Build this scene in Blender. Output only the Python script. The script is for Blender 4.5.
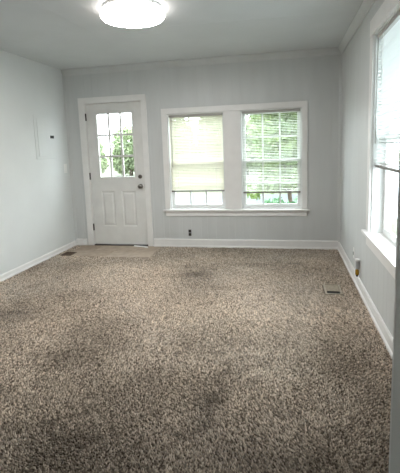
import bpy, math, random
import numpy as np
from mathutils import Vector, Matrix

random.seed(7)
rng = np.random.default_rng(11)
scene = bpy.context.scene
COL = scene.collection
for o in list(bpy.data.objects):
    bpy.data.objects.remove(o)

# room: back wall is y = 0, left wall x = 0, right wall x = W, camera looks towards +y
W, H = 3.767, 2.528
YF = -4.60            # near wall with the cased opening the photographer stands behind

# ------------------------------------------------------------------ camera
CAM = (3.081, -5.405, 1.376)
YAW, PITCH, ROLL, FPX, PY = 12.095, 8.092, -2.035, 403.0, 205.0
def set_camera():
    y, p, r = map(math.radians, (YAW, PITCH, ROLL))
    fw = Vector((-math.sin(y) * math.cos(p), math.cos(y) * math.cos(p), -math.sin(p)))
    rt = Vector((math.cos(y), math.sin(y), 0))
    up = rt.cross(fw)
    rt2 = rt * math.cos(r) + up * math.sin(r)
    up2 = -rt * math.sin(r) + up * math.cos(r)
    cd = bpy.data.cameras.new('camera')
    cd.sensor_fit = 'HORIZONTAL'
    cd.sensor_width = 36.0
    cd.lens = FPX / 400 * 36
    cd.shift_y = -(473 / 2 - PY) / 400
    cd.clip_start = 0.02
    co = bpy.data.objects.new('camera', cd)
    COL.objects.link(co)
    co.matrix_world = Matrix(((rt2.x, up2.x, -fw.x, CAM[0]), (rt2.y, up2.y, -fw.y, CAM[1]),
                              (rt2.z, up2.z, -fw.z, CAM[2]), (0, 0, 0, 1)))
    scene.camera = co
set_camera()

# ------------------------------------------------------------------ sky and exposure
SKY_STRENGTH = 4.6
SKY_COLOR = (0.88, 0.96, 1.0)
LAMP_STRENGTH = 28.0
EXPOSURE = 1.4
world = bpy.data.worlds.new('sky')
scene.world = world
world.use_nodes = True
bg = world.node_tree.nodes['Background']
bg.inputs['Color'].default_value = (*SKY_COLOR, 1)
bg.inputs['Strength'].default_value = SKY_STRENGTH
vs = scene.view_settings
vs.view_transform = 'Standard'
vs.look = 'None'
vs.gamma = 1
vs.use_curve_mapping = False
vs.exposure = EXPOSURE
scene.cycles.max_bounces = 10
scene.cycles.diffuse_bounces = 6
scene.cycles.transparent_max_bounces = 24

# ------------------------------------------------------------------ helpers
class MB:
    """collects shapes; build() links them as one mesh object"""
    def __init__(self):
        self.v, self.f, self.s = [], [], []
    def add(self, vs_, fs, smooth=False):
        n = len(self.v)
        self.v += [tuple(p) for p in vs_]
        self.f += [tuple(i + n for i in q) for q in fs]
        self.s += [smooth] * len(fs)
        return self
    def box(self, x0, x1, y0, y1, z0, z1):
        x0, x1 = min(x0, x1), max(x0, x1); y0, y1 = min(y0, y1), max(y0, y1); z0, z1 = min(z0, z1), max(z0, z1)
        return self.add([(x0, y0, z0), (x1, y0, z0), (x1, y1, z0), (x0, y1, z0), (x0, y0, z1), (x1, y0, z1), (x1, y1, z1), (x0, y1, z1)],
                        [(3, 2, 1, 0), (4, 5, 6, 7), (0, 1, 5, 4), (1, 2, 6, 5), (2, 3, 7, 6), (3, 0, 4, 7)])
    def lathe(self, c, prof, ax='z', seg=32, smooth=True):
        """prof: (radius, height) from one end to the other, closed with caps"""
        vs_, fs = [], []
        for r, h in prof:
            for k in range(seg):
                a = 2 * math.pi * k / seg
                u, v = r * math.cos(a), r * math.sin(a)
                p = {'z': (u, v, h), 'y': (v, h, u), 'x': (h, u, v)}[ax]
                vs_.append((c[0] + p[0], c[1] + p[1], c[2] + p[2]))
        for i in range(len(prof) - 1):
            for k in range(seg):
                k2 = (k + 1) % seg
                fs.append((i * seg + k, i * seg + k2, (i + 1) * seg + k2, (i + 1) * seg + k))
        fs.append(tuple(reversed(range(seg))))
        fs.append(tuple(range((len(prof) - 1) * seg, len(prof) * seg)))
        return self.add(vs_, fs, smooth)
    def extrude(self, prof, a, b, fn):
        """closed profile of (u, v), swept from a to b; fn(u, v, t) -> point"""
        n = len(prof)
        vs_ = [fn(u, v, a) for u, v in prof] + [fn(u, v, b) for u, v in prof]
        fs = [(i, (i + 1) % n, n + (i + 1) % n, n + i) for i in range(n)] + [tuple(reversed(range(n))), tuple(range(n, 2 * n))]
        return self.add(vs_, fs)
    def tube(self, pts, rad, seg=8):
        pts = [Vector(p) for p in pts]
        vs_, fs = [], []
        for i, p in enumerate(pts):
            t = (pts[min(i + 1, len(pts) - 1)] - pts[max(i - 1, 0)]).normalized()
            a = t.orthogonal().normalized(); b = t.cross(a)
            r = rad[i] if isinstance(rad, (list, tuple)) else rad
            for k in range(seg):
                an = 2 * math.pi * k / seg
                vs_.append(p + a * (r * math.cos(an)) + b * (r * math.sin(an)))
        for i in range(len(pts) - 1):
            for k in range(seg):
                k2 = (k + 1) % seg
                fs.append((i * seg + k, i * seg + k2, (i + 1) * seg + k2, (i + 1) * seg + k))
        fs += [tuple(reversed(range(seg))), tuple(range((len(pts) - 1) * seg, len(pts) * seg))]
        return self.add(vs_, fs, True)
    def mesh(self, name, m):
        me = bpy.data.meshes.new(name)
        me.from_pydata(self.v, [], self.f)
        me.polygons.foreach_set('use_smooth', self.s)
        me.update()
        import bmesh
        bm = bmesh.new(); bm.from_mesh(me)
        bmesh.ops.recalc_face_normals(bm, faces=bm.faces)
        bm.to_mesh(me); bm.free()
        if m: me.materials.append(m)
        return me
    def build(self, name, m, parent=None, bevel=0):
        return link(name, self.mesh(name, m), parent, bevel)

def link(name, me, parent=None, bevel=0):
    o = bpy.data.objects.new(name, me)
    COL.objects.link(o)
    if parent is not None:
        o.parent = parent
        o.matrix_parent_inverse = Matrix.Translation(parent.location).inverted() if parent.parent is None else Matrix()
    if bevel:
        b = o.modifiers.new('bevel', 'BEVEL'); b.width = bevel; b.segments = 2; b.limit_method = 'ANGLE'
    return o
def tag(o, label, cat, group=None, kind=None):
    o['label'] = label; o['category'] = cat
    if group: o['group'] = group
    if kind: o['kind'] = kind
    return o
def empty(name, loc):
    o = bpy.data.objects.new(name, None); COL.objects.link(o); o.location = loc; o.empty_display_size = 0.05
    return o
def box(name, dims, m, parent=None, bevel=0):
    return MB().box(*dims).build(name, m, parent, bevel)

# ------------------------------------------------------------------ materials
def mat(name, color, rough=0.6, var=0.0, vscale=6.0, bump=0.0, bscale=60.0, metal=0.0, spec=0.4, color2=None, stretch=(1, 1, 1), trans=0.0):
    m = bpy.data.materials.new(name); m.use_nodes = True
    nt = m.node_tree; p = nt.nodes['Principled BSDF']
    p.inputs['Base Color'].default_value = (*color, 1)
    p.inputs['Roughness'].default_value = rough
    p.inputs['Metallic'].default_value = metal
    p.inputs['Specular IOR Level'].default_value = spec
    tc = nt.nodes.new('ShaderNodeTexCoord'); mp = nt.nodes.new('ShaderNodeMapping')
    geo = nt.nodes.new('ShaderNodeNewGeometry')
    mp.inputs['Scale'].default_value = stretch
    nt.links.new(geo.outputs['Position'], mp.inputs['Vector'])
    if var or color2:
        n = nt.nodes.new('ShaderNodeTexNoise'); n.inputs['Scale'].default_value = vscale; n.inputs['Detail'].default_value = 5
        nt.links.new(mp.outputs[0], n.inputs['Vector'])
        r = nt.nodes.new('ShaderNodeValToRGB')
        c2 = color2 or tuple(c * (1 - var) for c in color)
        r.color_ramp.elements[0].position = 0.35; r.color_ramp.elements[1].position = 0.65
        r.color_ramp.elements[0].color = (*c2, 1); r.color_ramp.elements[1].color = (*color, 1)
        nt.links.new(n.outputs['Fac'], r.inputs['Fac']); nt.links.new(r.outputs['Color'], p.inputs['Base Color'])
    if bump:
        n2 = nt.nodes.new('ShaderNodeTexNoise'); n2.inputs['Scale'].default_value = bscale; n2.inputs['Detail'].default_value = 4
        nt.links.new(mp.outputs[0], n2.inputs['Vector'])
        b = nt.nodes.new('ShaderNodeBump'); b.inputs['Strength'].default_value = bump; b.inputs['Distance'].default_value = 0.004
        nt.links.new(n2.outputs['Fac'], b.inputs['Height']); nt.links.new(b.outputs['Normal'], p.inputs['Normal'])
    if trans:
        t = nt.nodes.new('ShaderNodeBsdfTranslucent'); t.inputs['Color'].default_value = (*color, 1)
        mx = nt.nodes.new('ShaderNodeMixShader'); mx.inputs['Fac'].default_value = trans
        out = nt.nodes['Material Output']
        nt.links.new(p.outputs[0], mx.inputs[1]); nt.links.new(t.outputs[0], mx.inputs[2]); nt.links.new(mx.outputs[0], out.inputs['Surface'])
    return m
def glass_mat():
    m = bpy.data.materials.new('window_glass'); m.use_nodes = True
    nt = m.node_tree; nt.nodes.remove(nt.nodes['Principled BSDF'])
    tr = nt.nodes.new('ShaderNodeBsdfTransparent'); tr.inputs['Color'].default_value = (0.95, 0.98, 0.97, 1)
    gl = nt.nodes.new('ShaderNodeBsdfGlossy'); gl.inputs['Roughness'].default_value = 0.02
    lw = nt.nodes.new('ShaderNodeLayerWeight'); lw.inputs['Blend'].default_value = 0.5
    pw = nt.nodes.new('ShaderNodeMath'); pw.operation = 'POWER'; pw.inputs[1].default_value = 5.0
    fr = nt.nodes.new('ShaderNodeMath'); fr.operation = 'MULTIPLY_ADD'; fr.inputs[1].default_value = 0.9; fr.inputs[2].default_value = 0.05
    nt.links.new(lw.outputs['Facing'], pw.inputs[0]); nt.links.new(pw.outputs[0], fr.inputs[0])   # Schlick reflectance, same from both sides
    mx = nt.nodes.new('ShaderNodeMixShader')
    nt.links.new(fr.outputs[0], mx.inputs['Fac']); nt.links.new(tr.outputs[0], mx.inputs[1]); nt.links.new(gl.outputs[0], mx.inputs[2])
    nt.links.new(mx.outputs[0], nt.nodes['Material Output'].inputs['Surface'])
    return m
def emit_mat(name, color, strength):
    m = bpy.data.materials.new(name); m.use_nodes = True
    nt = m.node_tree; p = nt.nodes['Principled BSDF']
    p.inputs['Base Color'].default_value = (0.9, 0.88, 0.85, 1)
    p.inputs['Emission Color'].default_value = (*color, 1)
    p.inputs['Emission Strength'].default_value = strength
    return m
def carpet_mat(name, attr):
    m = bpy.data.materials.new(name); m.use_nodes = True
    nt = m.node_tree; p = nt.nodes['Principled BSDF']
    p.inputs['Roughness'].default_value = 0.85
    p.inputs['Specular IOR Level'].default_value = 0.25
    p.inputs['Sheen Weight'].default_value = 0.35
    p.inputs['Sheen Roughness'].default_value = 0.4
    if attr:
        a = nt.nodes.new('ShaderNodeAttribute'); a.attribute_name = 'yarn'
        nt.links.new(a.outputs['Color'], p.inputs['Base Color'])
    else:
        p.inputs['Base Color'].default_value = (0.16, 0.125, 0.095, 1)
    return m

M = dict(
    wall=mat('grey_wall_paint', (0.70, 0.722, 0.715), 0.55, 0.03, 3, 0.06, 90),
    panel=mat('grey_panel_paint', (0.605, 0.618, 0.612), 0.45, 0.05, 7, 0.05, 40, stretch=(1, 1, 0.15)),
    ceiling=mat('ceiling_paint', (0.645, 0.672, 0.682), 0.8, 0.05, 2.2, 0.15, 30),
    trim=mat('white_trim_paint', (0.80, 0.79, 0.775), 0.4, 0.04, 9, 0.05, 50),
    sash=mat('sash_paint', (0.78, 0.79, 0.78), 0.4, 0.04, 12),
    door=mat('door_paint', (0.74, 0.735, 0.71), 0.42, 0.08, 5, 0.05, 30),
    blind=mat('blind_vinyl', (0.80, 0.82, 0.77), 0.5, trans=0.12),
    blind_cream=mat('blind_vinyl_aged', (0.82, 0.81, 0.70), 0.5, trans=0.10),
    blind_bright=mat('blind_vinyl_white', (0.70, 0.72, 0.71), 0.5, trans=0.03),
    rail=mat('blind_rail', (0.40, 0.385, 0.36), 0.5),
    rail_dark=mat('blind_bottom_rail', (0.17, 0.15, 0.135), 0.5),
    cord=mat('blind_cord', (0.8, 0.8, 0.76), 0.8),
    metal=mat('aged_nickel', (0.22, 0.20, 0.18), 0.35, 0.2, 30, metal=0.9),
    hinge=mat('dark_bronze', (0.06, 0.05, 0.045), 0.45, metal=0.6),
    tile=mat('vinyl_tile', (0.43, 0.34, 0.26), 0.5, 0.22, 14, 0.05, 80),
    tile_b=mat('vinyl_tile_worn', (0.48, 0.39, 0.305), 0.5, 0.2, 11, 0.05, 80),
    grout=mat('subfloor', (0.14, 0.115, 0.09), 0.9),
    carpet=carpet_mat('frieze_yarn', True),
    backing=carpet_mat('carpet_backing', False),
    dark=mat('black_plastic', (0.012, 0.012, 0.012), 0.5),
    outlet=mat('brown_plastic', (0.045, 0.038, 0.03), 0.45),
    white=mat('white_plastic', (0.85, 0.85, 0.83), 0.35),
    greyp=mat('grey_plastic', (0.42, 0.43, 0.44), 0.4),
    amber=mat('amber_oil', (0.42, 0.24, 0.02), 0.12, spec=0.6),
    register=mat('tan_register', (0.47, 0.41, 0.33), 0.5, 0.25, 40, metal=0.2),
    register_b=mat('brown_register', (0.10, 0.065, 0.04), 0.5, 0.3, 40, metal=0.2),
    paper=mat('white_paper', (0.85, 0.85, 0.84), 0.8),
    hall=mat('hall_paint', (0.5, 0.52, 0.51), 0.6, 0.03, 3),
    siding=mat('exterior_siding', (0.7, 0.7, 0.68), 0.7, 0.1, 4),
    lawn=mat('lawn_ground', (0.080, 0.085, 0.050), 0.95, color2=(0.065, 0.075, 0.040), vscale=1.5, bump=0.4, bscale=25),
    road=mat('worn_asphalt', (0.070, 0.078, 0.086), 0.9, 0.15, 3),
    concrete=mat('pale_concrete', (0.40, 0.43, 0.46), 0.9, 0.1, 3),
    bark=mat('bark', (0.10, 0.075, 0.055), 0.9, 0.4, 14, 0.6, 30),
    leaf_a=mat('leaf_green', (0.19, 0.25, 0.085), 0.6, color2=(0.12, 0.20, 0.075), vscale=2.5, trans=0.35),
    leaf_b=mat('leaf_yellow_green', (0.17, 0.19, 0.05), 0.6, color2=(0.11, 0.155, 0.045), vscale=2.0, trans=0.4),
    leaf_hazed=mat('leaf_hazed_green', (0.30, 0.35, 0.20), 0.6, color2=(0.25, 0.32, 0.19), vscale=0.6, trans=0.4),  # haze and overexposure painted in as a paler leaf colour
    leaf_c=mat('leaf_blue_green', (0.13, 0.24, 0.13), 0.6, color2=(0.09, 0.18, 0.09), vscale=3.0, trans=0.3),
    glass=glass_mat(),
    lamp=emit_mat('lit_diffuser', (1.0, 0.965, 0.935), LAMP_STRENGTH),
    lamp_rim=emit_mat('glowing_rim', (1.0, 0.93, 0.88), 2.2),
)

# ================================================================== STRUCTURE
# openings -----------------------------------------------------------------
WX = ((1.505, 2.285), (2.505, 3.295)); WZ0, WZ1 = 0.530, 1.840     # twin window, back wall
DX0, DX1, DZ1 = 0.285, 1.155, 2.060                                # door rough opening
RY0, RY1, RZ0, RZ1 = -3.20, -1.94, 0.615, 2.190                    # right wall window
TH = 0.13

def rects_minus(a0, a1, z0, z1, holes):
    """split a rectangle (a, z) around holes, as grid cells that lie outside every hole"""
    A = sorted({a0, a1, *[min(max(h[k], a0), a1) for h in holes for k in (0, 1)]})
    Z = sorted({z0, z1, *[min(max(h[k], z0), z1) for h in holes for k in (2, 3)]})
    out = []
    for i in range(len(A) - 1):
        run = None
        for j in range(len(Z) - 1):
            ca, cz = (A[i] + A[i + 1]) / 2, (Z[j] + Z[j + 1]) / 2
            inside = any(h[0] < ca < h[1] and h[2] < cz < h[3] for h in holes)
            if inside or A[i + 1] - A[i] < 1e-4:
                if run: out.append(run); run = None
            else:
                run = (A[i], A[i + 1], run[2], Z[j + 1]) if run else (A[i], A[i + 1], Z[j], Z[j + 1])
        if run: out.append(run)
    return out

ZB = -0.02     # top of the subfloor; the carpet pile reaches z = 0
holes_back = [(WX[0][0], WX[0][1], WZ0, WZ1), (WX[1][0], WX[1][1], WZ0, WZ1), (DX0, DX1, -0.05, DZ1)]
holes_right = [(RY0, RY1, RZ0, RZ1)]

floor = box('floor', (-0.14, W + 0.14, -7.1, TH + 0.01, -0.16, ZB), M['grout'])
tag(floor, 'bare subfloor beneath the brown carpet and entry tiles', 'floor', kind='structure')
ceil = box('ceiling', (-0.14, W + 0.14, -7.1, TH + 0.01, H, H + 0.12), M['ceiling'])
tag(ceil, 'pale grey painted ceiling with faint seams', 'ceiling', kind='structure')

tag(box('eave_sky_blocker', (W + TH, W + 0.68, -7.1, TH + 0.55, 2.36, 2.48), M['siding']), 'added unseen overhang that shades the right wall window', 'roof', kind='structure')  # added out of view to cut the high sky on the blind

PT = 0.004     # thickness of the painted panel boards
def wall_boards(a0, a1, holes, notch=None):
    widths = [0.105, 0.172, 0.092, 0.104, 0.104, 0.21, 0.13, 0.075, 0.19, 0.115]
    cuts = [a0]
    k = 0
    while cuts[-1] < a1 - 0.12:
        cuts.append(cuts[-1] + widths[k % len(widths)]); k += 1
    cuts[-1] = a1
    return cuts
G = 0.0011     # half the groove between two boards

wb = MB()
for r in rects_minus(-0.13, W + 0.13, -0.1, H, holes_back): wb.box(r[0], r[1], PT, TH, r[2], r[3])
wall_back = wb.build('wall_back', M['panel'])
tag(wall_back, 'grey painted plank-panelled wall with the door and twin window', 'wall', kind='structure')
cutx = [0.0, 0.16, 0.31, 0.43, 0.52, 0.72, 0.96, 1.07, 1.25, 1.39, 1.47, 1.66, 1.79, 1.93, 2.02, 2.144, 2.316, 2.408, 2.512, 2.616, 2.83, 2.94, 3.04, 3.18, 3.36, 3.47, 3.56, 3.652, W]
for i in range(len(cutx) - 1):
    hs = list(holes_back)
    if abs(cutx[i + 1] - 3.652) < 1e-6: hs.append((3.645, 3.652, 0.94, 1.29))     # the board edge that has sprung open
    if abs(cutx[i] - 3.652) < 1e-6: hs.append((3.652, 3.657, 0.94, 1.29))
    b = MB()
    for r in rects_minus(cutx[i] + G, cutx[i + 1] - G, ZB, H, hs): b.box(r[0], r[1], 0, PT, r[2], r[3])
    if b.v: b.build('board', M['panel'], wall_back)

wr = MB()
for r in rects_minus(-7.1, 0.13, -0.1, H, holes_right): wr.box(W + PT, W + TH, r[0], r[1], r[2], r[3])
wall_right = wr.build('wall_right', M['panel'])
tag(wall_right, 'grey painted plank-panelled wall beside the large blind window', 'wall', kind='structure')
cuty = [0.0]
wd = [0.17, 0.1, 0.21, 0.13, 0.12, 0.19, 0.09, 0.2]
while cuty[-1] > YF + 0.15: cuty.append(cuty[-1] - wd[len(cuty) % len(wd)])
cuty[-1] = YF
for i in range(len(cuty) - 1):
    b = MB()
    for r in rects_minus(cuty[i + 1] + G, cuty[i] - G, ZB, H, holes_right): b.box(W, W + PT, r[0], r[1], r[2], r[3])
    if b.v: b.build('board', M['panel'], wall_right)

wl = box('wall_left', (-0.13, 0, -7.1, 0.13, -0.1, H), M['wall'])
tag(wl, 'smooth pale grey wall with the breaker panel', 'wall', kind='structure')

# near wall with the cased opening in front of the camera, and the dim hall the camera stands in
OX0, OX1, OZ = 1.75, 3.29, 2.12
wf = MB()
for r in rects_minus(0, W, ZB, H, [(OX0, OX1, -1, OZ)]): wf.box(r[0], r[1], YF - 0.12, YF, r[2], r[3])
wall_front = wf.build('wall_front', M['hall'])
tag(wall_front, 'grey wall edge of the cased opening at the right border', 'wall', kind='structure')
tag(box('wall_hall', (-0.13, W + 0.13, -7.1, -7.0, -0.1, H), M['hall']), 'grey hall wall behind the viewer', 'wall', kind='structure')

# ceiling seams: two taped joints that stand slightly proud
for (xa, ya, xb, yb, w) in ((1.205, -2.5, 1.262, -0.05, 0.020), (0.0, -1.60, W, -1.42, 0.016)):
    d = Vector((xb - xa, yb - ya, 0)); n = Vector((-d.y, d.x, 0)).normalized() * w
    P = [Vector((xa, ya, 0)), Vector((xb, yb, 0))]
    s = MB().add([P[0] - n + Vector((0, 0, H)), P[0] + Vector((0, 0, H - 0.0022)), P[0] + n + Vector((0, 0, H)),
                  P[1] - n + Vector((0, 0, H)), P[1] + Vector((0, 0, H - 0.0022)), P[1] + n + Vector((0, 0, H))],
                 [(0, 1, 4, 3), (1, 2, 5, 4), (0, 3, 5, 2), (0, 2, 1), (3, 4, 5)])
    s.build('seam', M['ceiling'], ceil)

# crown moulding, corner battens, baseboards
crown = [(0, 0), (0, -0.082), (0.010, -0.082), (0.014, -0.070), (0.026, -0.052), (0.040, -0.026), (0.048, -0.014), (0.048, 0)]
t1 = MB().extrude(crown, 0, W, lambda u, v, t: (t, -u, H + v)).build('trim_1', M['panel'])
tag(t1, 'grey painted crown moulding along the back wall', 'moulding', kind='structure')
t2 = MB().extrude(crown, YF, -0.0, lambda u, v, t: (W - u, t, H + v)).build('trim_2', M['panel'])
tag(t2, 'grey painted crown moulding along the right wall', 'moulding', kind='structure')
bt = [(0, 0), (0.028, 0), (0.026, 0.006), (0.012, 0.012), (0.006, 0.026), (0, 0.028)]
t3 = MB().extrude(bt, 0.06, H - 0.082, lambda u, v, t: (u, -v, t)).build('trim_3', M['panel'])
tag(t3, 'grey vertical corner strip between left and back walls', 'trim', kind='structure')
t4 = MB().extrude(bt, 0.09, H - 0.082, lambda u, v, t: (W - u, -v, t)).build('trim_4', M['panel'])
tag(t4, 'grey vertical corner strip between right and back walls', 'trim', kind='structure')
def base_prof(h): return [(0, ZB), (0.024, ZB), (0.024, 0.008), (0.019, 0.016), (0.014, 0.018), (0.014, h - 0.012), (0.008, h), (0, h)]
bb = MB()
bb.extrude(base_prof(0.092), 0, 0.190, lambda u, v, t: (t, -u, v)); bb.extrude(base_prof(0.108), 1.232, W, lambda u, v, t: (t, -u, v))
tag(bb.build('baseboard_back', M['trim']), 'white baseboard along the back wall either side of the door', 'baseboard', kind='structure')
tag(MB().extrude(base_prof(0.066), YF, 0, lambda u, v, t: (u, t, v)).build('baseboard_left', M['trim']), 'low white baseboard along the left wall', 'baseboard', kind='structure')
tag(MB().extrude(base_prof(0.098), YF, 0, lambda u, v, t: (W - u, t, v)).build('baseboard_right', M['trim']), 'scuffed white baseboard along the right wall', 'baseboard', kind='structure')
jm = MB().box(OX1, OX1 + 0.085, YF, YF + 0.018, ZB, OZ).box(OX0 - 0.085, OX0, YF, YF + 0.018, ZB, OZ).box(OX0 - 0.085, OX1 + 0.085, YF, YF + 0.018, OZ, OZ + 0.085)
tag(jm.build('trim_5', M['panel'], bevel=0.003), 'grey door casing of the opening at the right border', 'trim', kind='structure')

# ------------------------------------------------------------------ windows
def sash(parent, fn, a0, a1, z0, z1, d0, d1, cols, rows, stile=0.046, rail_b=0.05, rail_t=0.036, mun=0.021):
    """fn(a0,a1,d0,d1,z0,z1) -> box extents. One sash with its panes and muntins as sub-parts"""
    s = MB()
    dm = (d0 + d1) / 2
    for e in ((a0, a0 + stile, d0, d1, z0, z1), (a1 - stile, a1, d0, d1, z0, z1),
              (a0 + stile, a1 - stile, d0, d1, z0, z0 + rail_b), (a0 + stile, a1 - stile, d0, d1, z1 - rail_t, z1)):
        s.box(*fn(*e))
    so = s.build('sash', M['sash'], parent, 0.002)
    ia, ib, ja, jb = a0 + stile, a1 - stile, z0 + rail_b, z1 - rail_t
    cw, ch = (ib - ia) / cols, (jb - ja) / rows
    for i in range(1, cols):
        box('muntin', fn(ia + cw * i - mun / 2, ia + cw * i + mun / 2, dm - 0.010, dm + 0.010, ja, jb), M['sash'], so)
    for j in range(1, rows):
        for i in range(cols):
            box('muntin', fn(ia + cw * i + (mun / 2 if i else 0), ia + cw * (i + 1) - (mun / 2 if i < cols - 1 else 0), dm - 0.010, dm + 0.010, ja + ch * j - mun / 2, ja + ch * j + mun / 2), M['sash'], so)
    for i in range(cols):
        for j in range(rows):
            e = fn(ia + cw * i, ia + cw * (i + 1), dm, dm, ja + ch * j, ja + ch * (j + 1))
            if e[2] == e[3]: q = [(e[0], e[2], e[4]), (e[1], e[2], e[4]), (e[1], e[2], e[5]), (e[0], e[2], e[5])]
            else: q = [(e[0], e[2], e[4]), (e[0], e[3], e[4]), (e[0], e[3], e[5]), (e[0], e[2], e[5])]
            MB().add(q, [(0, 1, 2, 3)]).build('pane', M['glass'], so)
    return so

fb = lambda a0, a1, d0, d1, z0, z1: (a0, a1, d0, d1, z0, z1)                     # back wall: depth = +y
fr = lambda a0, a1, d0, d1, z0, z1: (W + d0, W + d1, a0, a1, z0, z1)             # right wall: depth = +x

win1 = empty('window_1', (2.39, 0.0, WZ0))
tag(win1, 'white twin double-hung window with six-pane sashes on back wall', 'window', kind='structure')
CO = (1.428, 3.362)
box('casing', (CO[0], WX[0][0], -0.020, 0, WZ0, WZ1), M['trim'], win1, 0.003)
box('casing', (WX[1][1], CO[1], -0.020, 0, WZ0, WZ1), M['trim'], win1, 0.003)
box('head_casing', (CO[0] - 0.0, CO[1] + 0.0, -0.023, 0, WZ1, WZ1 + 0.076), M['trim'], win1, 0.003)
box('mullion', (WX[0][1], WX[1][0], -0.018, 0, WZ0, WZ1), M['trim'], win1, 0.003)
box('stool', (CO[0] - 0.028, CO[1] + 0.028, -0.050, 0.002, WZ0 - 0.022, WZ0), M['trim'], win1, 0.004)
box('apron', (CO[0] + 0.004, CO[1] - 0.004, -0.018, 0, WZ0 - 0.094, WZ0 - 0.022), M['trim'], win1, 0.003)
for a, b in WX:
    j = MB().box(a - 0.001, a + 0.012, 0, TH + 0.02, WZ0, WZ1).box(b - 0.012, b + 0.001, 0, TH + 0.02, WZ0, WZ1)
    j.box(a + 0.012, b - 0.012, 0, TH + 0.02, WZ1 - 0.012, WZ1 + 0.001).box(a + 0.012, b - 0.012, 0.002, TH + 0.03, WZ0 - 0.015, WZ0 + 0.012)
    j.build('jamb', M['sash'], win1)
    sash(win1, fb, a + 0.012, b - 0.012, WZ0 + 0.012, 1.192, 0.052, 0.084, 3, 2)
    sash(win1, fb, a + 0.012, b - 0.012, 1.158, WZ1 - 0.012, 0.088, 0.120, 3, 2, rail_b=0.034)

win2 = empty('window_2', (W, (RY0 + RY1) / 2, RZ0))
tag(win2, 'large white double-hung window on the right wall', 'window', kind='structure')
box('casing', fr(RY1, RY1 + 0.100, -0.022, 0, RZ0 + 0.02, RZ1), M['trim'], win2, 0.003)
box('casing', fr(RY0 - 0.100, RY0, -0.022, 0, RZ0 + 0.02, RZ1), M['trim'], win2, 0.003)
box('head_casing', fr(RY0 - 0.100, RY1 + 0.100, -0.025, 0, RZ1, RZ1 + 0.125), M['trim'], win2, 0.003)
box('stool', fr(RY0 - 0.13, RY1 + 0.135, -0.052, 0.086, RZ0 - 0.006, RZ0 + 0.020), M['trim'], win2, 0.004)
box('apron', fr(RY0 - 0.09, RY1 + 0.09, -0.020, 0, RZ0 - 0.098, RZ0 - 0.006), M['trim'], win2, 0.003)
j = MB().box(*fr(RY0 - 0.001, RY0 + 0.012, 0, TH + 0.02, RZ0 + 0.02, RZ1)).box(*fr(RY1 - 0.012, RY1 + 0.001, 0, TH + 0.02, RZ0 + 0.02, RZ1))
j.box(*fr(RY0 + 0.012, RY1 - 0.012, 0, TH + 0.02, RZ1 - 0.012, RZ1 + 0.001)).box(*fr(RY0, RY1, 0.086, TH + 0.03, RZ0 - 0.015, RZ0 + 0.022))
j.build('jamb', M['sash'], win2)
sash(win2, fr, RY0 + 0.012, RY1 - 0.012, RZ0 + 0.022, 1.42, 0.087, 0.108, 3, 1)
sash(win2, fr, RY0 + 0.012, RY1 - 0.012, 1.385, RZ1 - 0.012, 0.109, 0.132, 3, 1, rail_b=0.034)

# ------------------------------------------------------------------ door
door = empty('door_1', (0.72, 0.0, 0.0))
tag(door, 'white entry door with nine panes above two raised panels', 'door', kind='structure')
box('casing', (0.208, 0.300, -0.020, 0, 0.0, 2.045), M['trim'], door, 0.003)
box('casing', (1.142, 1.220, -0.020, 0, 0.0, 2.045), M['trim'], door, 0.003)
box('head_casing', (0.208, 1.220, -0.022, 0, 2.045, 2.128), M['trim'], door, 0.003)
j = MB().box(DX0 - 0.001, 0.303, 0, TH, ZB, DZ1).box(1.139, DX1 + 0.001, 0, TH, ZB, DZ1).box(0.303, 1.139, 0, TH, 2.042, DZ1 + 0.001)
j.box(0.303, 0.315, 0.060, TH, 0.0, 2.042).box(1.127, 1.139, 0.060, TH, 0.0, 2.042).box(0.315, 1.127, 0.060, TH, 2.028, 2.042)
j.build('jamb', M['trim'], door)
box('threshold', (0.300, 1.142, -0.012, TH + 0.03, ZB, 0.010), M['hinge'], door, 0.003)
SX0, SX1, SZ0, SZ1, SY0, SY1 = 0.307, 1.135, 0.016, 2.038, 0.014, 0.056
GX0, GX1, GZ0, GZ1 = 0.460, 0.994, 0.998, 1.897
PN = ((0.458, 0.662), (0.772, 0.984)); PZ0, PZ1 = 0.280, 0.796
sl = MB()
for r in rects_minus(SX0, SX1, SZ0, SZ1, [(GX0, GX1, GZ0, GZ1), (PN[0][0], PN[0][1], PZ0, PZ1), (PN[1][0], PN[1][1], PZ0, PZ1)]):
    sl.box(r[0], r[1], SY0, SY1, r[2], r[3])
slab = sl.build('slab', M['door'], door)
for a, b in PN:                      # raised panel: a sloping recess and a fielded centre
    p = MB(); rect = lambda i, y: [(a + i, y, PZ0 + i), (b - i, y, PZ0 + i), (b - i, y, PZ1 - i), (a + i, y, PZ1 - i)]
    rings = rect(0, SY0) + rect(0.012, SY0 + 0.011) + rect(0.026, SY0 + 0.011) + rect(0.046, SY0 + 0.003)
    fs = [(k * 4 + q, k * 4 + (q + 1) % 4, k * 4 + 4 + (q + 1) % 4, k * 4 + 4 + q) for k in range(3) for q in range(4)] + [(12, 13, 14, 15)]
    p.add(rings, fs); p.box(a, b, SY0 + 0.02, SY1, PZ0, PZ1); p.build('panel', M['door'], slab)
gf = MB()
for e in ((GX0 - 0.022, GX0 + 0.006, GZ0 - 0.022, GZ1 + 0.022), (GX1 - 0.006, GX1 + 0.022, GZ0 - 0.022, GZ1 + 0.022)): gf.box(e[0], e[1], SY0 - 0.009, SY0 + 0.012, e[2], e[3])
for z0, z1 in ((GZ0 - 0.022, GZ0 + 0.006), (GZ1 - 0.006, GZ1 + 0.022)): gf.box(GX0 + 0.006, GX1 - 0.006, SY0 - 0.009, SY0 + 0.012, z0, z1)
gf.build('glazing_frame', M['door'], slab, 0.003)
cw, ch = (GX1 - GX0) / 3, (GZ1 - GZ0) / 3
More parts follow.
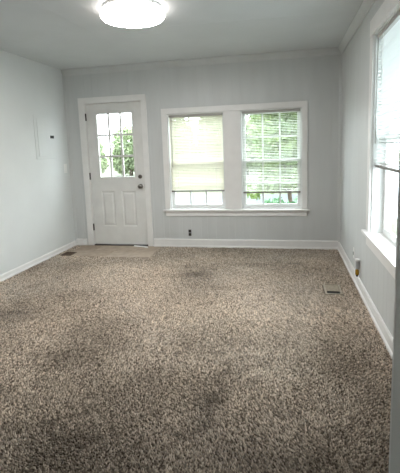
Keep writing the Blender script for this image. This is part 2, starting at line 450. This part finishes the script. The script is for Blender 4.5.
for k in (1, 2):
    box('muntin', (GX0 + cw * k - 0.0135, GX0 + cw * k + 0.0135, SY0 - 0.002, SY0 + 0.030, GZ0, GZ1), M['door'], slab, 0.003)
    for q in range(3):
        box('muntin', (GX0 + cw * q + (0.011 if q else 0), GX0 + cw * (q + 1) - (0.011 if q < 2 else 0), SY0 - 0.002, SY0 + 0.030, GZ0 + ch * k - 0.0135, GZ0 + ch * k + 0.0135), M['door'], slab)
for q in range(3):
    for k in range(3):
        x0, z0 = GX0 + cw * q, GZ0 + ch * k
        MB().add([(x0, SY0 + 0.02, z0), (x0 + cw, SY0 + 0.02, z0), (x0 + cw, SY0 + 0.02, z0 + ch), (x0, SY0 + 0.02, z0 + ch)], [(0, 1, 2, 3)]).build('pane', M['glass'], slab)
kb = MB().lathe((1.069, 0, 0.866), [(0.033, SY0 - 0.001), (0.033, SY0 - 0.006), (0.026, SY0 - 0.010), (0.012, SY0 - 0.014), (0.012, SY0 - 0.030), (0.024, SY0 - 0.038), (0.029, SY0 - 0.052), (0.025, SY0 - 0.064), (0.008, SY0 - 0.068)], 'y').build('knob', M['metal'], door)
kb['label'] = 'dark metal round doorknob'
db = MB().lathe((1.069, 0, 1.000), [(0.029, SY0 - 0.001), (0.029, SY0 - 0.010), (0.024, SY0 - 0.015), (0.010, SY0 - 0.016), (0.010, SY0 - 0.020)], 'y').build('deadbolt', M['metal'], door)
db['label'] = 'dark metal deadbolt turn'
MB().box(1.063, 1.075, SY0 - 0.032, SY0 - 0.018, 0.986, 1.014).build('thumb_turn', M['metal'], db, 0.002)
for z in (1.86, 1.02, 0.27):
    h = MB().lathe((0.304, -0.004, z), [(0.008, -0.05), (0.008, 0.05)], 'z', 12); h.box(0.300, 0.309, -0.002, 0.016, z - 0.05, z + 0.05); h.build('hinge', M['hinge'], door)
box('strike_plate', (1.134, 1.1405, -0.003, 0.014, 0.835, 0.895), M['hinge'], door)

# ================================================================== FLOOR COVERING
TX0, TX1, TY = 0.135, 1.355, -0.612
def value_noise(x, y, s, seed):
    g = np.random.default_rng(seed).random((64, 64))
    u, v = x / s + 20, y / s + 20
    i, j = np.floor(u).astype(int), np.floor(v).astype(int)
    fu, fv = u - i, v - j
    fu, fv = fu * fu * (3 - 2 * fu), fv * fv * (3 - 2 * fv)
    i0, i1, j0, j1 = i % 64, (i + 1) % 64, j % 64, (j + 1) % 64
    return (g[i0, j0] * (1 - fu) + g[i1, j0] * fu) * (1 - fv) + (g[i0, j1] * (1 - fu) + g[i1, j1] * fu) * fv
def carpet():
    """twisted frieze pile: each strand a leaning, tapering yarn end"""
    sp = 0.0078
    gx, gy = np.meshgrid(np.arange(0.006, W - 0.004, sp), np.arange(YF, -0.022, sp), indexing='ij')
    x = gx.ravel() + rng.uniform(-0.45, 0.45, gx.size) * sp
    y = gy.ravel() + rng.uniform(-0.45, 0.45, gx.size) * sp
    keep = ~((x > TX0) & (x < TX1) & (y > TY))
    for (a0, a1, b0, b1) in ((3.428, 3.606, -1.705, -1.396), (0.076, 0.254, -0.609, -0.421)):
        keep &= ~((x > a0) & (x < a1) & (y > b0) & (y < b1))
    x, y = x[keep], y[keep]; n = len(x)
    ang = rng.uniform(0, 2 * np.pi, n); lean = rng.uniform(0.002, 0.008, n)
    # footprints and vacuum strokes: the pile leans together in broad patches, one shaped to brighten by the window
    pat = value_noise(x, y, 0.42, 1) * 0.6 + value_noise(x, y, 0.16, 2) * 0.4
    nap = (value_noise(x, y, 0.6, 4) - 0.5) * 0.012 - 0.010 * np.exp(-((x - 3.15) / 0.42) ** 2 - ((y + 2.1) / 0.75) ** 2)
    dx, dy = lean * np.cos(ang) + nap, lean * np.sin(ang) + (pat - 0.5) * 0.012
    hz = rng.uniform(-0.005, 0.004, n) + (value_noise(x, y, 0.09, 3) - 0.5) * 0.006
    r0 = rng.uniform(0.0042, 0.0060, n)
    V = np.zeros((n, 5, 3))
    for k in range(4):
        a = ang + k * np.pi / 2
        V[:, k] = np.stack([x + r0 * np.cos(a), y + r0 * np.sin(a), hz - 0.0095], 1)
    V[:, 4] = np.stack([x + dx, y + dy, hz], 1)
    base = (np.arange(n) * 5)[:, None]
    tris = np.array([[0, 1, 4], [1, 2, 4], [2, 3, 4], [3, 0, 4]])
    T = (base[:, None, :] + tris[None]).reshape(-1, 3)
    me = bpy.data.meshes.new('carpet')
    me.vertices.add(n * 5); me.vertices.foreach_set('co', V.ravel())
    loops = T.ravel().astype(np.int32)
    me.loops.add(len(loops)); me.loops.foreach_set('vertex_index', loops)
    starts = (np.arange(len(T)) * 3).astype(np.int32)
    me.polygons.add(len(starts)); me.polygons.foreach_set('loop_start', starts)
    me.update(calc_edges=True)
    # yarn colour: heathered from dark brown to oatmeal, stained in patches and spots, plus broad darker bands
    t = np.clip(rng.beta(0.85, 0.85, n), 0, 1)
    dark, light = np.array([0.095, 0.070, 0.049]), np.array([0.870, 0.730, 0.585])
    c = dark + (light - dark) * t[:, None]
    soil_shade = 0.80 + 0.38 * value_noise(x, y, 0.55, 5) * 1.0 - 0.10 * value_noise(x, y, 0.2, 6)
    for (sx, sy, rx, ry, k) in ((2.10, -1.22, 0.17, 0.13, 0.60), (0.80, -2.48, 0.22, 0.16, 0.40), (2.67, -3.42, 0.07, 0.14, 0.55), (2.66, -3.62, 0.10, 0.09, 0.25),
                                (3.19, -0.70, 0.10, 0.06, 0.40), (2.62, -0.82, 0.35, 0.09, 0.22), (1.95, -0.95, 0.25, 0.07, 0.22), (1.90, -2.88, 0.12, 0.08, 0.18), (2.30, -2.75, 0.14, 0.10, 0.15),
                                (1.60, -3.10, 0.25, 0.12, 0.22), (1.05, -1.9, 0.3, 0.16, 0.14), (3.5, -0.62, 0.22, 0.2, -0.12), (2.05, -3.85, 0.35, 0.12, 0.18), (2.95, -3.75, 0.35, 0.15, 0.18),
                                (2.40, -4.05, 1.60, 0.45, 0.30), (2.55, -0.42, 1.20, 0.42, 0.28), (0.45, -0.95, 0.5, 0.25, 0.15), (0.55, -2.9, 0.7, 0.3, 0.15)):  # broad bands: near one paints dim light, the others are just darker
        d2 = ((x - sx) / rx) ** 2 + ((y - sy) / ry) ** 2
        soil_shade *= 1 - k * np.exp(-d2 * (0.6 + 0.8 * value_noise(x, y, 0.07, 9)))
    c = c * soil_shade[:, None]
    col = np.ones((n, 5, 4)); col[:, :, :3] = c[:, None, :]
    at = me.attributes.new('yarn', 'FLOAT_COLOR', 'POINT'); at.data.foreach_set('color', col.ravel())
    me.materials.append(M['carpet'])
    return link('carpet', me)
tag(carpet(), 'worn brown and beige twisted-pile carpet with dark stains', 'carpet', kind='stuff')
bk = MB()
for r in rects_minus(0.0, W, YF, -0.0, [(TX0, TX1, TY, 1), (3.44, 3.594, -1.687, -1.408), (0.088, 0.242, -0.597, -0.433)]):
    bk.box(r[0], r[1], r[2], r[3], ZB, ZB + 0.006)
bk.build('carpet_backing', M['backing'], floor)

for i in range(4):
    for k in range(2):
        x0, y1 = TX0 + 0.305 * i, -0.002 - 0.305 * k
        if y1 > -0.01 : y1 = -0.026 if not (0.19 < x0 + 0.15 < 1.24) else -0.013
        z = -0.004 + random.uniform(-0.001, 0.001)
        box('tile', (x0 + 0.003, x0 + 0.302, -0.305 * (k + 1) + 0.003, y1, ZB, z), M['tile_b'] if (i * 3 + k) % 4 else M['tile'], floor, 0.001)

# ================================================================== THINGS
# ceiling light
lx, ly = 1.862, -2.085
lamp = empty('ceiling_light', (lx, ly, H))
tag(lamp, 'lit round white flush-mount light on the ceiling', 'ceiling light')
MB().lathe((lx, ly, 0), [(0.242, H), (0.249, H - 0.006), (0.249, H - 0.020), (0.240, H - 0.024)], 'z', 64).build('base_pan', M['white'], lamp)
MB().lathe((lx, ly, 0), [(0.235, H - 0.0245), (0.257, H - 0.034), (0.265, H - 0.050), (0.264, H - 0.068), (0.255, H - 0.082), (0.244, H - 0.0865)], 'z', 64).build('rim', M['lamp_rim'], lamp)
MB().lathe((lx, ly, 0), [(0.242, H - 0.0870), (0.223, H - 0.0925), (0.153, H - 0.098), (0.065, H - 0.101), (0.011, H - 0.1015)], 'z', 64).build('diffuser', M['lamp'], lamp)

# breaker panel on the left wall
bp = empty('breaker_panel', (0, -0.56, 1.305))
tag(bp, 'painted-over electrical breaker panel with black latch on left wall', 'breaker panel')
BY0, BY1, BZ0, BZ1 = -0.800, -0.325, 1.300, 1.860
MB().box(0.0, 0.006, BY0, BY1, BZ0, BZ1).build('frame', M['wall'], bp, 0.003)
bd = MB().box(0.006, 0.011, BY0 + 0.055, BY1 - 0.045, BZ0 + 0.035, BZ1 - 0.035).build('cover_door', M['wall'], bp, 0.003)
MB().box(0.011, 0.019, -0.470, -0.390, 1.568, 1.606).build('latch', M['dark'], bd, 0.002)

# light switch beside it
sw = empty('light_switch', (0, -0.135, 1.11))
tag(sw, 'white wall switch plate below the breaker panel', 'switch')
MB().box(0, 0.006, -0.178, -0.098, 1.085, 1.215).build('plate', M['white'], sw, 0.002)
for z in (1.122, 1.178):
    MB().box(0.006, 0.010, -0.155, -0.121, z - 0.017, z + 0.017).build('rocker', M['white'], sw, 0.002)

# dark outlet low on the back wall
ot = empty('wall_outlet', (1.765, 0, 0.16))
tag(ot, 'small dark uncovered outlet low on the back wall', 'outlet')
MB().box(1.742, 1.788, -0.003, 0.0, 0.150, 0.245).build('yoke', M['greyp'], ot)
for z in (0.174, 0.221):
    rc = MB().box(1.746, 1.784, -0.010, -0.003, z - 0.020, z + 0.020).build('receptacle', M['outlet'], ot, 0.003)
    for dx in (-0.007, 0.007): MB().box(1.765 + dx - 0.0015, 1.765 + dx + 0.0015, -0.0115, -0.0099, z - 0.006, z + 0.006).build('slot', M['dark'], rc)

# outlet and plug-in air freshener on the right wall
jy = -1.155
jk = empty('wall_jack', (W, jy, 0.19))
tag(jk, 'narrow white wall plate just beyond the air freshener', 'wall plate')
MB().box(W - 0.006, W, jy - 0.028, jy + 0.028, 0.200, 0.308).build('plate', M['white'], jk, 0.002)
MB().box(W - 0.012, W - 0.006, jy - 0.012, jy + 0.012, 0.236, 0.268).build('socket', M['greyp'], jk, 0.001)
oy = -1.50
ow = empty('wall_outlet', (W, oy, 0.16))
tag(ow, 'white outlet plate behind the plug-in air freshener', 'outlet')
MB().box(W - 0.006, W, oy - 0.036, oy + 0.036, 0.165, 0.282).build('plate', M['white'], ow, 0.002)
for z in (0.200, 0.247): MB().box(W - 0.009, W - 0.006, oy - 0.017, oy + 0.017, z - 0.015, z + 0.015).build('receptacle', M['white'], ow, 0.001)
af = empty('air_freshener', (W - 0.025, oy, 0.105))
tag(af, 'plug-in air freshener with amber oil bottle on the right wall', 'air freshener')
MB().box(W - 0.040, W - 0.0095, oy - 0.027, oy + 0.027, 0.192, 0.272).build('housing', M['greyp'], af, 0.006)
MB().box(W - 0.044, W - 0.0095, oy - 0.031, oy + 0.031, 0.272, 0.286).build('cap', M['white'], af, 0.004)
MB().lathe((W - 0.026, oy, 0), [(0.012, 0.192), (0.012, 0.183), (0.017, 0.176), (0.017, 0.138), (0.014, 0.133)], 'z', 20).build('oil_bottle', M['amber'], af)
MB().lathe((W - 0.026, oy, 0), [(0.010, 0.1329), (0.010, 0.120), (0.007, 0.116)], 'z', 16).build('foot', M['dark'], af)

# floor registers
def register(x0, x1, y0, y1, m, label, open_part):
    r = empty('floor_register', ((x0 + x1) / 2, (y0 + y1) / 2, ZB))
    tag(r, label, 'floor vent')
    f = MB(); w = 0.016
    f.box(x0, x1, y0, y0 + w, ZB, 0.003).box(x0, x1, y1 - w, y1, ZB, 0.003).box(x0, x0 + w, y0 + w, y1 - w, ZB, 0.003).box(x1 - w, x1, y0 + w, y1 - w, ZB, 0.003)
    f.build('frame', m, r, 0.001)
    MB().box(x0 + w, x1 - w, y0 + w, y1 - w, ZB, ZB + 0.002).build('duct_shade', M['dark'], r)  # black plate painted as the shade inside the duct
    y = y0 + w + open_part
    while y < y1 - w - 0.006:
        MB().extrude([(0, -0.010), (0.013, -0.004), (0.013, -0.002), (0, -0.008)], x0 + w, x1 - w, lambda u, v, t, y=y: (t, y + u, v)).build('louver', m, r)
        y += 0.0145
    return r
register(3.440, 3.594, -1.687, -1.408, M['register'], 'tan floor vent with a dark gap near the right wall', 0.090)
register(0.088, 0.242, -0.597, -0.433, M['register_b'], 'small dark brown floor vent in the far left corner', 0.0)

# white paper strip lying against the door
pp = MB()
pts = [(0.925, -0.030), (0.985, -0.052), (1.05, -0.060), (1.12, -0.085), (1.165, -0.110)]
top = [(x, y + 0.022, 0.004 + 0.004 * (i % 2)) for i, (x, y) in enumerate(pts)]; bot = [(x + 0.012, y - 0.028, 0.002 + 0.003 * ((i + 1) % 2)) for i, (x, y) in enumerate(pts)]
n = len(pts)
pp.add(top + bot + [(x, y, z - 0.003) for x, y, z in top + bot], [(i, i + 1, n + i + 1, n + i) for i in range(n - 1)] + [(2 * n + i, 3 * n + i, 3 * n + i + 1, 2 * n + i + 1) for i in range(n - 1)]
       + [(i, 2 * n + i, 2 * n + i + 1, i + 1) for i in range(n - 1)] + [(n + i, n + i + 1, 3 * n + i + 1, 3 * n + i) for i in range(n - 1)] + [(0, n, 3 * n, 2 * n), (n - 1, 3 * n - 1, 4 * n - 1, 2 * n - 1)])
tag(pp.build('paper_strip', M['paper']), 'crumpled white paper strip on the tiles at the door', 'paper')

# ------------------------------------------------------------------ blinds
def blind(label, loc, length, top, bottom, pitch, tilt, width, slat_m, axis, bow=0.0):
    """axis 'x': slats run along x on the back wall; 'y': along y on the right wall. loc: (along centre, depth)"""
    ac, dp = loc
    def P(a, d, z): return (a, d, z) if axis == 'x' else (d, a, z)
    # 'd' grows outwards through the wall on both walls
    base = P(ac, dp, bottom)
    b = empty('window_blind', base)
    tag(b, label, 'window blind', 'slatted window blinds')
    def bx(name, a0, a1, d0, d1, z0, z1, m, bev=0.0):
        q = P(a0, d0, z0); r = P(a1, d1, z1)
        return MB().box(q[0], r[0], q[1], r[1], q[2], r[2]).build(name, m, b, bev)
    L = length / 2
    bx('head_rail', ac - L, ac + L, dp - 0.020, dp + 0.020, top - 0.028, top, M['rail'], 0.003)
    bx('bottom_rail', ac - L, ac + L, dp - 0.013, dp + 0.013, bottom, bottom + 0.018, M['rail_dark'], 0.003)
    # one slat mesh, a shallow arched strip, shared by every slat
    nseg = 4; sv = []; t = math.radians(tilt)
    for sgn in (-1, 1):
        for k in range(nseg + 1):
            u = (k / nseg - 0.5) * width; h = 0.0022 * (1 - (2 * k / nseg - 1) ** 2)
            d, z = u * math.cos(t) - h * math.sin(t), u * math.sin(t) + h * math.cos(t)
            sv.append(P(sgn * (L - 0.004), d, z))
    me = bpy.data.meshes.new('slat')
    me.from_pydata(sv, [], [(k, k + 1, nseg + 2 + k, nseg + 1 + k) for k in range(nseg)])
    me.polygons.foreach_set('use_smooth', [True] * nseg); me.materials.append(slat_m); me.update()
    z = bottom + 0.016 + pitch * 0.8
    while z < top - 0.032:
        s = bpy.data.objects.new('slat', me); COL.objects.link(s); s.parent = b
        s.matrix_parent_inverse = Matrix.Translation(b.location).inverted()
        c = P(ac, dp, z + random.uniform(-0.0012, 0.0012)); s.location = c
        w = math.radians(random.uniform(-0.35, 0.35) + bow)
        if axis == 'x': s.rotation_euler = (math.radians(random.uniform(-4, 4)), w, 0)
        else: s.rotation_euler = (w, math.radians(random.uniform(-4, 4)), 0)
        z += pitch
    for f in (-0.36, 0.36):
        q = P(ac + f * length, dp - width / 2 - 0.001, 0)
        MB().tube([(q[0], q[1], bottom + 0.01), (q[0], q[1], top - 0.02)], 0.0010, 6).build('ladder_cord', M['cord'], b)
    return b
for_left = blind('cream closed slat blind in the left half of the twin window', ((WX[0][0] + WX[0][1]) / 2, 0.026), 0.745, WZ1 - 0.014, 0.775, 0.0205, 50, 0.025, M['blind_cream'], 'x')
for_right = blind('pale open slat blind over green foliage in the right half of the twin window', ((WX[1][0] + WX[1][1]) / 2, 0.026), 0.750, WZ1 - 0.014, 0.745, 0.0205, 14, 0.025, M['blind'], 'x')
wl_cord = blind('bright white slat blind in the right wall window', ((RY0 + RY1) / 2, W + 0.030), 1.225, RZ1 - 0.014, 1.172, 0.026, -22, 0.030, M['blind_bright'], 'y')
tw = MB().tube([(WX[0][0] + 0.055, 0.004, 1.80), (WX[0][0] + 0.052, 0.000, 1.45), (WX[0][0] + 0.05, 0.002, 1.12)], 0.004, 8)
tw.build('tilt_wand', M['rail'], for_left)
tw = MB().tube([(W + 0.008, RY1 - 0.055, 2.15), (W + 0.004, RY1 - 0.055, 1.6), (W + 0.006, RY1 - 0.055, 1.36)], 0.004, 8)
tw.build('tilt_wand', M['rail'], wl_cord)

# ================================================================== OUTDOORS
GZ = -0.55
gm = MB().add([(-60, TH + 0.02, GZ), (60, TH + 0.02, GZ), (60, 90, GZ), (-60, 90, GZ)], [(0, 1, 2, 3)])
gm.add([(W + 0.15, -60, GZ), (60, -60, GZ), (60, TH + 0.02, GZ), (W + 0.15, TH + 0.02, GZ)], [(0, 1, 2, 3)])
tag(gm.build('lawn', M['lawn']), 'green lawn outside the windows', 'lawn', kind='structure')
tag(box('added_bright_drive', (W + 2.0, W + 14, -8, 30, GZ, GZ + 0.02), M['concrete']), 'added pale concrete drive that whitens the view out the right wall window', 'driveway', kind='structure')  # added pale surface: keeps the window white and bounces light indoors
tag(box('road', (-40, 5.0, 5.6, 10.5, GZ, GZ + 0.02), M['road']), 'pale grey road beyond the lawn seen through the door', 'road', kind='structure')

def plant(name, label, cat, loc, blobs, nleaf, lsize, m, trunk_h, trunk_r, group=None, seed=0):
    r = np.random.default_rng(seed)
    root = empty(name, loc); tag(root, label, cat, group)
    tr = MB()
    x, y, z = loc
    tr.tube([(x, y, z - 0.05), (x + 0.04, y, z + trunk_h * 0.5), (x - 0.02, y + 0.05, z + trunk_h)], [trunk_r * 1.25, trunk_r, trunk_r * 0.7], 10)
    for (bx_, by_, bz_, *_r) in blobs:
        tr.tube([(x, y, z + trunk_h * 0.7), ((x + x + bx_) / 2, (y + y + by_) / 2, z + (trunk_h * 0.8 + bz_) / 2), (x + bx_, y + by_, z + bz_)], [trunk_r * 0.5, trunk_r * 0.35, trunk_r * 0.12], 7)
    tr.build('trunk', M['bark'], root)
    tot = sum(b[3] * b[4] * b[5] for b in blobs) ** 1.0
    C = []
    for (cx, cy, cz, rx, ry, rz) in blobs:
        k = int(nleaf * rx * ry * rz / tot)
        d = r.normal(size=(k, 3)); d /= np.linalg.norm(d, axis=1)[:, None]
        rad = r.uniform(0.35, 1.0, k) ** 0.5 * (1 + 0.14 * np.sin(d[:, 0] * 7 + cx * 3) * np.cos(d[:, 2] * 6 + cz))
        C.append(np.array([x + cx, y + cy, z + cz]) + d * rad[:, None] * np.array([rx, ry, rz]))
    C = np.concatenate(C); k = len(C)
    a = r.normal(size=(k, 3)); a /= np.linalg.norm(a, axis=1)[:, None]
    b = np.cross(a, r.normal(size=(k, 3))); b /= np.linalg.norm(b, axis=1)[:, None]
    nn = np.cross(a, b); s = (lsize * r.uniform(0.7, 1.3, k))[:, None]
    V = np.stack([C - a * s, C + b * s * 0.42 + nn * s * 0.15, C + a * s, C - b * s * 0.42 + nn * s * 0.15], 1).reshape(-1, 3)
    me = bpy.data.meshes.new('foliage'); i = np.arange(k)[:, None] * 4
    me.vertices.add(k * 4); me.vertices.foreach_set('co', V.ravel())
    F = np.concatenate([i + np.array([[0, 1, 2]]), i + np.array([[0, 2, 3]])]).astype(np.int32)
    me.loops.add(F.size); me.loops.foreach_set('vertex_index', F.ravel())
    me.polygons.add(len(F)); me.polygons.foreach_set('loop_start', (np.arange(len(F)) * 3).astype(np.int32))
    me.update(calc_edges=True); me.materials.append(m)
    fo = link('foliage', me, root); fo['kind'] = 'stuff'
    return root
plant('leafy_tree', 'leafy green tree filling the right half of the twin window', 'tree', (3.15, 3.75, GZ),
      [(-0.75, 0.1, 0.95, 0.25, 0.3, 0.25), (-0.30, 0, 1.2, 0.4, 0.4, 0.35), (-0.20, 0, 2.05, 0.62, 0.6, 0.62), (0.55, 0.1, 1.75, 0.62, 0.6, 0.70), (0.2, 0.2, 2.75, 0.95, 0.8, 0.7), (-0.45, 0.2, 2.75, 0.55, 0.6, 0.45), (0.05, -0.05, 1.35, 0.50, 0.5, 0.40)], 7500, 0.075, M['leaf_a'], 1.3, 0.05, seed=1)
plant('leafy_tree', 'yellow-green tree behind the nearer tree outside the twin window', 'tree', (4.9, 12.4, GZ),
      [(-1.3, 0, 2.3, 1.0, 1.0, 1.2), (0.2, 0.1, 2.6, 1.5, 1.2, 1.4), (0.3, 0, 3.9, 1.3, 1.2, 1.0)], 9000, 0.13, M['leaf_b'], 2.0, 0.14, seed=2)
plant('low_shrub', 'low bright shrub at the foot of the right-hand window', 'shrub', (3.0, 2.0, GZ),
      [(-0.12, 0, 0.62, 0.30, 0.3, 0.36), (0.28, 0.1, 0.60, 0.32, 0.3, 0.34)], 1500, 0.05, M['leaf_c'], 0.35, 0.025, seed=3)
far = [(-10.8, 21.0, 2.5, 'distant pale tree seen through the left door panes'), (-8.4, 23.6, 2.6, 'distant pale tree seen through the right door panes'),
       (-4.2, 21.0, 2.9, 'distant pale tree behind the left side of the cream blind'), (-1.8, 23.6, 3.1, 'distant pale tree behind the right side of the cream blind'),
       (0.6, 21.0, 2.5, 'distant pale tree behind the left edge of the open blind'), (3.0, 23.6, 2.5, 'distant pale tree behind the nearer leafy tree')]
for k, (fx, fy, fs, lab) in enumerate(far):
    plant('distant_tree', lab, 'tree', (fx, fy, GZ), [(0, 0, fs * 0.85, 1.35, 1.1, fs * 0.6), (0.6, 0.1, fs * 0.5, 1.0, 0.9, fs * 0.42), (-0.6, 0, fs * 0.45, 1.0, 0.9, fs * 0.40)],
          3600, 0.19, M['leaf_hazed'], fs * 0.6, 0.12, 'trees beyond the road', seed=20 + k)
